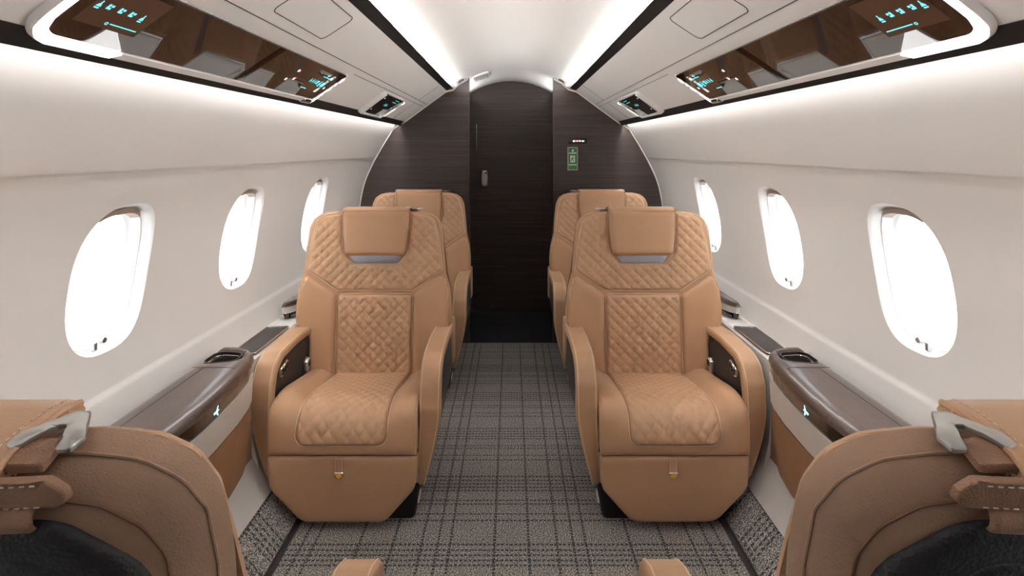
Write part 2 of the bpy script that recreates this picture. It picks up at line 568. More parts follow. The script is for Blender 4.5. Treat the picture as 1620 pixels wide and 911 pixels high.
# centre dome
dome = [(.478, 1.822), (.476, 1.842), (.455, 1.856), (.41, 1.873), (.36, 1.890), (.302, 1.908), (.25, 1.926), (.2, 1.942), (.15, 1.957), (.1, 1.969), (.05, 1.977), (0, 1.980)]
full = dome+[(-x, z) for x, z in reversed(dome[:-1])]
sweep('ceiling', full, CEILM, Y0, 4.0)
for s, nm in ((-1, 'left'), (1, 'right')):
    # slanted overhead panel incl. cove roof behind the lower valance and shelf under the dome
    pr = [(.812, 1.603), (.79, 1.618), (.772, 1.616), (.766, 1.583)]
    K = 10
    pr += [(PL[0]+(PU[0]-PL[0])*k/K, PL[1]+(PU[1]-PL[1])*k/K) for k in range(1, K+1)]
    pr += [(.462, 1.812), (.480, 1.822)]
    sweep('ceiling_panel_'+nm, pr, CEILM, sides=(s,))
    sweep('trim_valance_'+nm, [(.791, 1.5525), (.7645, 1.5825), (.7685, 1.590), (.778, 1.604), (.786, 1.60), (.7955, 1.556)], VAL, closed=True, sides=(s,), y1=YB-.012)
    sweep('trim_cove_'+nm, [(.462, 1.8035), (.424, 1.8265), (.427, 1.831), (.445, 1.834), (.466, 1.815)], VAL, closed=True, sides=(s,), y1=YB-.006)
    for (prof, lab) in (([(.8035, 1.588), (.793, 1.594), (.790, 1.601), (.800, 1.602)], 'lower'), ([(.4455, 1.837), (.452, 1.843), (.470, 1.828), (.462, 1.820)], 'upper')):
        o = sweep('cove_light', prof, LED2 if lab == 'lower' else LED, closed=True, sides=(s,), kind='thing', y1=YB-.01)
        side_w = 'left' if s < 0 else 'right'
        tag(o, f'long white light strip tucked behind the {"lower black valance above the" if lab=="lower" else "upper black strip beside the ceiling dome,"} {side_w} {"windows" if lab=="lower" else "side"}',
            'light strip', 'cove light strips')
    # arch trim where the cabin lining meets the bulkhead
arch = [(Wz(z)-(.012 if z < .7 else 0), z) for z in np.linspace(.12, 1.53, 40)]+[(.806, 1.56), (.772, 1.577), (.62, 1.688), (.468, 1.799), (.415, 1.812), (.36, 1.862), (.306, 1.890)]
for s, nm in ((-1, 1), (1, 2)):
    bm = bmesh.new()
    a = [bm.verts.new((s*x, YB-.004, z)) for x, z in arch]; b = []; c = []
    for x, z in arch:
        v = Vector((x-.3, z-.9)); v.normalize()
        b.append(bm.verts.new((s*(x-v.x*.009), YB-.004, z-v.y*.009)))
        c.append(bm.verts.new((s*(x-v.x*.009), YB+.01, z-v.y*.009)))
    d = [bm.verts.new((s*x, YB-.03, z)) for x, z in arch]
    for i in range(len(arch)-1):
        bm.faces.new([a[i], a[i+1], b[i+1], b[i]]); bm.faces.new([b[i], b[i+1], c[i+1], c[i]]); bm.faces.new([d[i], d[i+1], a[i+1], a[i]])
    tag(finish(f'trim_{nm}', bm, PANELW, ang=30), kind='structure')

# ---- floor
bm = bmesh.new(); add_pf(bm, [(-.775, Y0, 0), (.775, Y0, 0), (.775, YB, 0), (-.775, YB, 0)], [(0, 1, 2, 3)])
tag(finish('floor', bm, CARPET), kind='structure')
box('floor_vestibule', (-.5, .5, YB+.001, 4.9, -.02, -.001), DKFLOOR); tag(bpy.data.objects['floor_vestibule'], kind='structure')
for s, nm in ((-1, 'left'), (1, 'right')):
    bm = bmesh.new()
    pr = [(.797, 0.0), (.80, .012), (.889, .112), (.905, .118)]
    add_pf(bm, [(s*x, Y, z) for Y in (Y0, YB) for x, z in pr], [(0, 1, 5, 4), (1, 2, 6, 5), (2, 3, 7, 6)])
    tag(finish('baseboard_'+nm, bm, CARPET, ang=20), kind='structure')
    bm = bmesh.new(); bbox(bm, min(s*.772, s*.80), max(s*.772, s*.80), Y0, YB, -.02, -.002)
    for xx in (.777, .798): bbox(bm, s*xx-.0022, s*xx+.0022, Y0, YB, -.01, .006)
    tag(finish('trim_rail_'+nm, bm, mat('grey_rail', srgb(84, 80, 78), .4, metal=.4)), kind='structure')
    # shelf ledge along the sidewall behind the side tables
    bm = bmesh.new()
    prl = [(1.09, .603), (.972, .600), (.964, .592), (.964, .50), (.955, .30), (.93, .18), (1.0, .15)]
    n = 20
    rows = []
    for i in range(n+1):
        Y = 2.06+(YB-2.06)*i/n
        rows.append([bm.verts.new((s*x, Y, z)) for x, z in prl])
    for A, B in zip(rows, rows[1:]):
        for k in range(len(prl)-1): bm.faces.new([A[k], A[k+1], B[k+1], B[k]])
    bm.faces.new(rows[0][::-1])
    tag(finish('trim_ledge_'+nm, bm, WALLM, ang=40), kind='structure')

# ---- rear wall behind the camera, unseen, set close and dark to cut fill light
bm = bmesh.new()
prof = [(s*Wz(z), z) for s, zs in ((1, np.linspace(.0, 1.6, 20)), ) for z in zs]
ring = [(Wz(max(z, .1))+.1, z) for z in np.linspace(-.02, 1.6, 20)]+[(.5, 1.9), (0, 2.02)]
ring = ring+[(-x, z) for x, z in reversed(ring[:-1])]
f = bm.faces.new([bm.verts.new((x, Y0, z)) for x, z in ring])
tag(finish('wall_back', bm, WOOD), kind='structure')

# ---- front bulkhead: two partitions with a gap, vestibule and door
for s, nm in ((-1, 'left'), (1, 'right')):
    loop = [(.303, -.02), (1.2, -.02), (1.22, .9), (1.12, 1.4), (.9, 1.7), (.55, 1.9), (.395, 1.832), (.36, 1.856), (.325, 1.888), (.303, 1.894)]
    bm = bmesh.new(); prism(bm, [(x*s, z) for x, z in loop], lambda x, z, d: (x, d, z), YB, YB+.03)
    tag(finish('wall_partition_'+nm, bm, WOOD, ang=20), kind='structure')
    bm = bmesh.new(); bbox(bm, min(s*.2995, s*.3035), max(s*.2995, s*.3035), YB-.003, YB+.035, 0, 1.893)
    tag(finish('trim_edge_'+nm, bm, mat('dark_bronze_edge', srgb(96, 90, 88), .35, metal=.6)), kind='structure')
    bm = bmesh.new(); bbox(bm, min(s*.345, s*.38), max(s*.345, s*.38), YB+.03, 4.9, -.02, 2.0)
    tag(finish('wall_vestibule_'+nm, bm, WOOD), kind='structure')
# vestibule ceiling
bm = bmesh.new(); rows = []
for Y in (YB-.0, YB+.25, YB+.5, 4.9):
    k = (Y-YB)/.9
    rows.append([bm.verts.new((x, Y, 1.983-.022*k-(x/.345)**2*(.088+.012*k))) for x in np.linspace(-.40, .40, 25)])
for A, B in zip(rows, rows[1:]):
    for k in range(24): bm.faces.new([A[k], A[k+1], B[k+1], B[k]])
tag(finish('ceiling_vestibule', bm, CEILM, ang=60), kind='structure')

YD = 4.73
door = box('door_1', (-.345, .345, YD, YD+.05, -.001, 1.968), WOOD); tag(door, kind='structure')
# trim the door head to an arch
me = door.data
bm = bmesh.new()
loop = [(-.345, 0), (.345, 0)]+[(x, 1.961-(x/.345)**2*.099) for x in np.linspace(.345, -.345, 25)]
prism(bm, loop, lambda x, z, d: (x, d, z), YD, YD+.05)
bmesh.ops.recalc_face_normals(bm, faces=bm.faces); bm.to_mesh(me); bm.free()
bm = bmesh.new()
for x in (-.291, .27):
    bbox(bm, x-.0012, x+.0012, YD-.0015, YD+.001, .0, 1.62 if x < 0 else 1.15)
finish('door_seam', bm, mat('door_gap', srgb(46, 36, 33), .7), door)
box('hinge_strip', (-.2965, -.2925, YD-.006, YD, 1.37, 1.60), SATIN, door, bev=.001)
hp = plate('door_handle', round_poly([(-.254, 1.07), (-.202, 1.07), (-.198, 1.14), (-.204, 1.205), (-.252, 1.205), (-.258, 1.14)], .014), lambda u, v, h: (u, YD-.012-h, v), SATIN, door, t=.008, r=.01, depth=.012, g=.006)
plate('keyhole', round_poly([(-.222, 1.178), (-.208, 1.178), (-.208, 1.192), (-.222, 1.192)], .006), lambda u, v, h: (u, YD-.0205-h, v), BLACK, hp, t=.001, r=.001, depth=.001, g=.005)
box('handle_slot', (-.238, -.234, YD-.022, YD-.0195, 1.176, 1.197), WHITE, hp)
# small lit latch studs on the right side wall of the vestibule
for z in (.80, .70, .61):
    o = plate('light_switch', round_poly([(4.35, z-.017), (4.372, z-.017), (4.372, z+.017), (4.35, z+.017)], .006), lambda u, v, h: (.3445-h, u, v), SATIN, None, t=.008, r=.006, depth=.002, g=.005)
    tag(o, {.80: 'uppermost of the small metal switches on the dark wall right of the door', .70: 'middle one of the small metal switches on the dark wall right of the door', .61: 'lowest of the small metal switches on the dark wall right of the door'}[z], 'switch', 'switches beside the door')

# exit sign and warning placard on the right partition
s = empty('exit_sign', (.44, YB, 1.317)); tag(s, 'green emergency exit sign with running figure on the right dark bulkhead', 'sign')
box('sign_frame', (-.037, .037, -.006, 0, -.083, .083), mat('sign_frame', srgb(170, 160, 146), .4), s, bev=.002)
fc = box('sign_face', (-.031, .031, -.0075, -.005, -.077, .077), GREEN, s)
bm = bmesh.new()
def rect(bm, x0, x1, z0, z1, y=-.0084): add_pf(bm, [(x0, y, z0), (x1, y, z0), (x1, y, z1), (x0, y, z1)], [(0, 1, 2, 3)])
rect(bm, -.026, .026, .036, .043, -.0081); rect(bm, -.028, .027, -.047, -.040, -.0081)
rect(bm, -.018, .016, -.026, .022, -.0079)
add_pf(bm, [(0, -.008, .068), (.009, -.008, .058), (.002, -.008, .047), (-.002, -.008, .047), (-.009, -.008, .058)], [(0, 1, 2, 3, 4)])
finish('sign_marks', bm, SIGNW, fc, smooth=False)
bm = bmesh.new()   # running figure
for P_, w in (([(.002, .014), (.002, .013)], .0042), ([(.0, .008), (-.004, -.004)], .0036), ([(-.004, -.004), (.006, -.011), (.004, -.020)], .0026), ([(-.004, -.004), (-.009, -.014), (-.017, -.016)], .0026),
              ([(0, .006), (.008, 0), (.013, .004)], .002), ([(0, .006), (-.009, .003), (-.011, -.005)], .002)):
    for a, b in zip(P_, P_[1:]):
        a = Vector(a); b = Vector(b); d = (b-a).normalized(); n = Vector((-d.y, d.x))*w
        a = a-d*w*.6; b = b+d*w*.6
        add_pf(bm, [(p.x, -.0086, p.y) for p in (a+n, a-n, b-n, b+n)], [(0, 1, 2, 3)])
finish('running_figure', bm, GREEN, fc, smooth=False)
s = empty('warning_light', (.476, YB, 1.443)); tag(s, 'small black lit indicator box above the green exit sign', 'indicator')
box('housing', (-.068, .068, -.016, 0, -.018, .018), BLACK, s, bev=.006)
bm = bmesh.new(); rect(bm, -.036, -.022, -.006, .005, -.0168); rect(bm, -.01, -.001, -.005, .005, -.0168); rect(bm, .006, .020, -.004, .005, -.0168); rect(bm, .026, .044, -.005, .004, -.0168)
finish('lit_symbols', bm, WIND, s, smooth=False)
bm = bmesh.new(); rect(bm, -.021, -.012, -.006, .006, -.017); finish('red_symbol', bm, RED, s, smooth=False)

# speaker grille on the vestibule ceiling
def vest(u, v, h):
    return (u, v, 1.9805-.024*(v-YB)-(u/.345)**2*.0985-h)
g = plate('ceiling_speaker', round_poly([(-.285, 4.06), (-.165, 4.06), (-.165, 4.30), (-.285, 4.30)], .03), vest, WHITE, None, t=.012, r=.012, depth=.004, g=.012)
tag(g, 'small white perforated speaker on the ceiling left above the door', 'speaker')
bm = bmesh.new()
for a in range(9):
    for b in range(7):
        u, v = -.272+a*.0118, 4.10+b*.026
        slab_pts = [(u-.003, v-.008), (u+.003, v-.008), (u+.003, v+.008), (u-.003, v+.008)]
        add_pf(bm, [vest(p[0], p[1], .0135) for p in slab_pts], [(0, 1, 2, 3)])
finish('grille_holes', bm, mat('grille_grey', srgb(120, 118, 116), .6), g, smooth=False)

# ------------------------------------------------------------------ overhead service panels
dv = Vector((PU[0]-PL[0], PU[1]-PL[1])).normalized(); nv = Vector((-.59, -.807))
def ovh(side):
    def M(u, v, h):
        x = PL[0]+dv.x*v+nv.x*h; z = PL[1]+dv.y*v+nv.y*h
        return (taper(side*x, u, z) if abs(x) > .3 else side*x, u, z)
    return M
def rel(M, o): return lambda u, v, h: tuple(Vector(M(u, v, h))-Vector(o))

def icon_objs(name, m, parent, M, y0, s0, sc, kinds, h):
    for k in kinds:
        bm = bmesh.new(); icons(bm, M, y0, s0, sc, [k], h); finish(name, bm, m, parent, smooth=False)

def icons(bm, M, y0, s0, sc, kinds, h=.0):
    """little pictograms in (Y, s)"""
    def poly(pts, hh=h): add_pf(bm, [M(y0+a*sc, s0+b*sc, hh) for a, b in pts], [tuple(range(len(pts)))])
    for k, (a, b) in kinds:
        if k == 'bar': poly([(a, b), (a+3., b), (a+3., b+.16), (a, b+.16)])
        if k == 'lamp': poly([(a-.3, b), (a+.3, b), (a+.15, b+.35), (a-.15, b+.35)]); poly([(a-.07, b+.3), (a+.07, b+.3), (a+.07, b+.75), (a-.07, b+.75)]); poly([(a-.28, b-.28), (a+.28, b-.28), (a+.28, b-.13), (a-.28, b-.13)])
        if k == 'seat': poly([(a-.35, b), (a+.2, b), (a+.2, b+.22), (a-.1, b+.22), (a-.1, b+.65), (a-.35, b+.65)]); poly([(a+.05, b+.35), (a+.35, b+.35), (a+.35, b+.6), (a+.05, b+.6)])
        if k == 'plane': poly([(a-.9, b+.1), (a+.9, b), (a+.9, b+.12), (a-.9, b+.2)]); poly([(a-.05, b-.45), (a+.25, b+.05), (a-.2, b+.1)]); poly([(a-.05, b+.6), (a+.25, b+.1), (a-.2, b+.1)])
        if k == 'dot': poly([(a+.12*math.cos(t), b+.12*math.sin(t)) for t in np.linspace(0, 2*PI, 9)[:-1]])
        if k == 'ring':
            for q in range(8):
                t0, t1 = 2*PI*q/8, 2*PI*(q+1)/8
                poly([(a+.28*math.cos(t0), b+.28*math.sin(t0)), (a+.28*math.cos(t1), b+.28*math.sin(t1)), (a+.18*math.cos(t1), b+.18*math.sin(t1)), (a+.18*math.cos(t0), b+.18*math.sin(t0))])
        if k == 'box': poly([(a, b), (a+1.1, b+.1), (a+1.1, b+.75), (a, b+.85)])

for side, w in ((-1, 'left'), (1, 'right')):
    M0 = ovh(side)
    # large panel
    org = M0(1.5, .08, 0)
    root = empty('service_panel', org); Mr = rel(M0, org); M = (lambda Mr: lambda u, v, h: Mr(u, v, h+.009*(.45-v/.16)))(Mr)
    tag(root, f'long dark glossy overhead panel with lit controls above the nearest {w} window', 'overhead panel', 'long overhead panels')
    y0, y1 = .92, 2.15
    gl = round_poly([(y0, .012), (y1, .012), (y1+.045, .160), (y0+.0, .160)], [.035, .02, .008, .02])
    outer = round_poly([(y0-.026, -.014), (y1+.018, -.014), (y1+.062, .164), (y0-.026, .166)], [.055, .03, .01, .03])
    plate('bezel', outer, M, WHITE, root, t=.014, r=.008, depth=.0, g=.02, holes=[gl], back=True)
    ym = 1.555
    a = round_poly([(y0, .012), (ym-.001, .012), (ym+.02, .160), (y0, .160)], [.035, 0, 0, .02])
    b = round_poly([(ym+.002, .012), (y1, .012), (y1+.045, .160), (ym+.023, .160)], [0, .02, .008, 0])
    ga = plate('glass_panel', a, M, GLOSS, root, t=.012, r=0, depth=0., g=.05)
    gb = plate('glass_panel', b, M, GLOSS, root, t=.012, r=0, depth=0., g=.05)
    # lit bar around the near lower corner
    lb = [(1.10, -.0125), (1.125, .0115), (y0+.04, .0115)]+[(y0+.035-.035*math.sin(t), .047-.035*math.cos(t)) for t in np.linspace(0, PI/2, 8)]+[(y0, .16), (y0-.022, .16), (y0-.022, .045)]+[(y0+.031-.053*math.cos(t), .0405-.053*math.sin(t)) for t in np.linspace(0.1, PI/2, 8)]
    plate('light_bar', lb, M, LEDBAR, root, t=.019, r=.006, depth=-.006, g=.015)
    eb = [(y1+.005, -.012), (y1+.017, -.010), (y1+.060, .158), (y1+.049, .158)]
    plate('end_glint', eb, M, GLINT, root, t=.0165, r=.003, depth=-.008, g=.01)  # chrome end edge, its bright reflection put in as emission
    plate('end_cap', round_poly([(y1-.075, -.017), (y1+.006, -.017), (y1+.004, .011), (y1-.07, .011)], .004), M, CHROME, root, t=.02, r=.012, depth=-.004, g=.008)
    # screens
    sc = plate('screen', [(.947, .053), (1.10, .053), (1.10, .148), (.947, .148)], M, SCREEN, root, t=.0126, r=0, depth=-.01, g=.03)
    icon_objs('pictogram', ICON, sc, M, 1.0, .062, .013, [('bar', (1.6, .3)), ('bar', (3.9, .3)), ('ring', (1.0, .3))], .0132)
    icon_objs('pictogram', ICON, sc, M, 1.0, .095, .018, [('seat', (.7, 0)), ('seat', (2.2, 0)), ('lamp', (3.8, 0)), ('seat', (-.9, 0)), ('lamp', (-2.2, 0)), ('plane', (-1, 2))], .0132)
    sc = plate('screen', [(1.94, .048), (2.10, .042), (2.12, .140), (1.945, .145)], M, SCREEN, root, t=.0126, r=0, depth=-.01, g=.03)
    icon_objs('pictogram', ICON, sc, M, 1.955, .082, .016, [('lamp', (.6, .4)), ('lamp', (1.9, .4)), ('lamp', (3.2, .4)), ('dot', (1.2, 3.1)), ('bar', (-.4, -2)), ('plane', (6, 3.)), ('bar', (4, 2.4)), ('bar', (7, 2.3))], .0132)
    icon_objs('pictogram', ICON, sc, M, 2.025, .082, .026, [('seat', (.2, 0)), ('lamp', (1.2, 0)), ('box', (1.9, -.2))], .0132)
    for yy, ss in ((2.13, .075), (1.80, .065), (1.815, .110), (1.845, .075)):  # small white emissive dots on the glass
        bm = bmesh.new(); icons(bm, M, yy, ss, .05, [('dot', (0, 0))], .0132); finish('white_dot', bm, WIND, gb, smooth=False)
    for yy, ss in ((1.824, .109), (1.850, .080)):  # smaller red emissive dots on the glass
        bm = bmesh.new(); icons(bm, M, yy, ss, .03, [('dot', (0, 0))], .0136); finish('red_dot', bm, RED, gb, smooth=False)
    # small panel near the bulkhead
    org = M0(3.0, .08, 0)
    root = empty('reading_panel', org); M = rel(M0, org)
    tag(root, f'small black overhead control panel with bright rim near the bulkhead on the {w}', 'overhead panel', 'small overhead panels')
    y0, y1 = 2.86, 3.22
    gl = round_poly([(y0, .014), (y1, .010), (y1+.06, .162), (y0-.02, .162)], .015)
    outer = round_poly([(y0-.035, -.008), (y1+.026, -.010), (y1+.082, .165), (y0-.048, .165)], .025)
    plate('bezel', outer, M, WHITE, root, t=.024, r=.010, depth=.0, g=.012, holes=[gl])
    g_ = plate('glass_panel', gl, M, GLOSSB, root, t=.018, r=0, depth=0., g=.05)
    plate('end_glint', [(y1+.010, -.002), (y1+.024, -.002), (y1+.080, .158), (y1+.067, .158)], M, GLINT, root, t=.0262, r=.003, depth=-.02, g=.012)  # bright far edge of the rim, reflection put in as emission
    icon_objs('pictogram', ICOND, g_, M, 3.0, .06, .017, [('lamp', (1.0, 2)), ('lamp', (2, 2)), ('lamp', (3, 2)), ('lamp', (4, 2)), ('bar', (5, 4)), ('bar', (7, 4)), ('bar', (6, 5.)), ('bar', (8., 5))], .0192)
    for yy, ss in ((2.90, .045), (3.20, .09), (2.885, .135), (3.18, .03)):  # white emissive dots on the small glass
        bm = bmesh.new(); icons(bm, M, yy, ss, .035, [('dot', (0, 0))], .0192); finish('white_dot', bm, WIND, g_, smooth=False)
    # seams and mask door outline on the slanted panel
    M = M0
    bm = bmesh.new()
    tube(bm, [M(y, .205, .0002) for y in np.linspace(.6, YB-.03, 40)], .0013, 5)
    tube(bm, [M(y, .176, .0002) for y in np.linspace(2.25, YB-.03, 30)], .0010, 5)
    tube(bm, [M(3.62, s_, .0002) for s_ in np.linspace(.006, .176, 8)], .001, 5)
    tube(bm, [M(3.62, s_, .0002) for s_ in np.linspace(.205, .37, 8)], .001, 5)
    lp = resample(round_poly([(1.36, .236), (1.72, .236), (1.72, .345), (1.36, .345)], .02), .02)
    tube(bm, [M(u, v, .0002) for u, v in lp], .0014, 5, closed=True)
    tag(finish('trim_seams_'+w, bm, SEAM), kind='structure')

# ------------------------------------------------------------------ side tables
def console(side, far, length, flip, label, nar=0., xb=1.066):
    """far: world Y of the rounded end; body runs away from it"""
    root = empty('side_table', (side*1.0, far, .26))
    tag(root, label, 'side table', 'wood topped side tables')
    d = 1 if flip else -1
    zo = .031 if flip else 0.
    def M(u, v, h): return (side*(u-1.0), d*v, h-.26+zo)      # u: |X|, v distance from the rounded end, h: Z
    out = [(xb, 0), (1.0, .0), (.945, .025), (.912, .075), (.893, .14), (.877, .25), (.866, .40), (.864, .52), (.872, .66), (.886, .80), (.91, .98), (.94, length), (xb, length)]
    out = [(x if x > xb-.004 else x+nar*(xb-x)/.2, v) for x, v in out if v <= length-.02 or v == length]
    out = round_poly(out, [.0]+[.08]*(len(out)-3)+[.04, 0], 4)
    hole = round_poly([(1.058, .045), (.955, .06), (.945, .135), (1.058, .165)], .03)
    plate('tabletop', out, lambda u, v, h: M(u, v, .636+h), CWOOD, root, t=.030, r=.050, depth=.004, g=.02, holes=[hole] if not flip else [])
    def inset(k): return [(xb if x > xb-.004 else x+k*(1-.0*x), v+(k if v < .05 else 0)) for x, v in out]
    def body(name, z0, z1, k0, k1, m):
        bm = bmesh.new(); a = resample(inset(k0), .05); b = resample(inset(k1), .05)
        n = min(len(a), len(b))
        base = resample(out, .05); n = len(base)
        def loop_at(k, z): return [(min(x+(0 if x > xb-.004 else k), Wz(z)-.02), v+(k if v < .03 else 0)) for x, v in base]
        A = [bm.verts.new(M(x, v, z0)) for x, v in loop_at(k0, z0)]; B = [bm.verts.new(M(x, v, z1)) for x, v in loop_at(k1, z1)]
        for i in range(n): bm.faces.new([A[i], A[(i+1) % n], B[(i+1) % n], B[i]])
        bm.faces.new(A[::-1]); bm.faces.new(B)
        return finish(name, bm, m, root)
    if flip:
        body('edge_band', .604, .637, .001, .0, PANELW)
        body('under_panel', .574, .6045, .014, .012, GLOSSB)
        bm = bmesh.new(); tube(bm, [M(x-.001, v, .604) for x, v in out if x < xb-.004], .0016, 6)
        finish('chrome_strip', bm, CHROME, root)
        return root
    body('glass_band', .584, .634, .008, .005, GLOSSB if not flip else BLACK)
    body('upper_panel', .492, .585, .008, .003, PANELW)
    body('trim_line', .487, .4925, .010, .009, BLACK)
    body('leather_panel', .262, .4875, .030, .008, CONL)
    if not flip:
        # cup holder
        bm = bmesh.new()
        hl = resample(hole, .012); cx = sum(p[0] for p in hl)/len(hl); cy = sum(p[1] for p in hl)/len(hl)
        rows = []
        for sc, z in ((1.0, .6365), (1.0, .655), (.95, .655), (.93, .64), (.80, .638), (.78, .55)):
            rows.append([bm.verts.new(M(cx+(x-cx)*sc, cy+(y-cy)*sc, z)) for x, y in hl])
        for A, B in zip(rows, rows[1:]):
            for i in range(len(hl)): bm.faces.new([A[i], A[(i+1) % len(hl)], B[(i+1) % len(hl)], B[i]])
        bm.faces.new(rows[-1])
        finish('cup_holder', bm, mat('dark_brown_lacquer', srgb(40, 30, 27), .25, coat=.5), root)
        bm = bmesh.new(); tube(bm, [M(cx+(x-cx)*.86, cy+(y-cy)*.86, .645) for x, y in hl], .0016, 6, closed=True)
        finish('chrome_ring', bm, CHROME, root)
        bm = bmesh.new()
        tube(bm, [M(1.008, v, .6662) for v in np.linspace(.225, length-.06, 20)], .0012, 5)
        tube(bm, [M(x, .225, .6664 if x > .935 else .6664-((.935-x)/.05)**2*.013) for x in np.linspace(1.045, .905, 16)], .0010, 5)
        finish('lid_seam', bm, BLACK, root)
        # speaker slot at the end of the band and lit aircraft pictogram
        bm = bmesh.new()
        def bandx(v):
            bs = sorted([(vv, x) for x, vv in out if x < 1.05]); 
            for (v0, x0), (v1, x1) in zip(bs, bs[1:]):
                if v0 <= v <= v1 and v1 > v0: return x0+(x1-x0)*(v-v0)/(v1-v0)
            return .88
        pc = .405
        def B_(a, b): v = pc+a; return M(bandx(v)+.0055, v, .604+b*1.2)
        for pts in ([(-.016, .000), (.012, -.003), (.014, .0), (.012, .003), (-.016, .002)], [(.002, .001), (-.008, .013), (-.012, .013), (-.006, .001)], [(.002, -.001), (-.008, -.011), (-.012, -.011), (-.006, -.001)]):
            add_pf(bm, [B_(a, b) for a, b in pts], [tuple(range(len(pts)))])
        finish('aircraft_icon', bm, mat('bright_cyan_glow', (.1, .5, .6), .5, emit=(.25, .8, 1.), estr=1.6), root, smooth=False)
    else:
        bm = bmesh.new(); tube(bm, [M(x-.001, v, .626) for x, v in out if x < xb-.004], .0016, 6)
        finish('chrome_strip', bm, CHROME, root)
    return root
for side, w in ((-1, 'left'), (1, 'right')):
    console(side, 2.05, .86, False, f'curved wood side table with cup holder under the nearest {w} window')
    console(side, 2.53, 1.0, True, f'dark wood side table half hidden behind the front {w} seat', .12, 1.045)
    # folded table lid set in the ledge
    root = empty('folded_table', (side*.99, 2.28, .604)); tag(root, f'dark flush table lid in the ledge outside the front {w} seat', 'folding table', 'table lids in the ledges')
    lp = round_poly([(-.02, -.17), (.072, -.17), (.072, .145), (-.02, .155)], .015)
    plate('lid', lp, lambda u, v, h: (side*u, v, h), mat('dark_lid', srgb(50, 42, 38), .35), root, t=.006, r=.004, depth=.002, g=.03)
    bm = bmesh.new(); tube(bm, [(side*u*1.02, v*1.01, .005) for u, v in resample(lp, .03)], .0025, 6, closed=True)
    finish('chrome_edge', bm, CHROME, root)

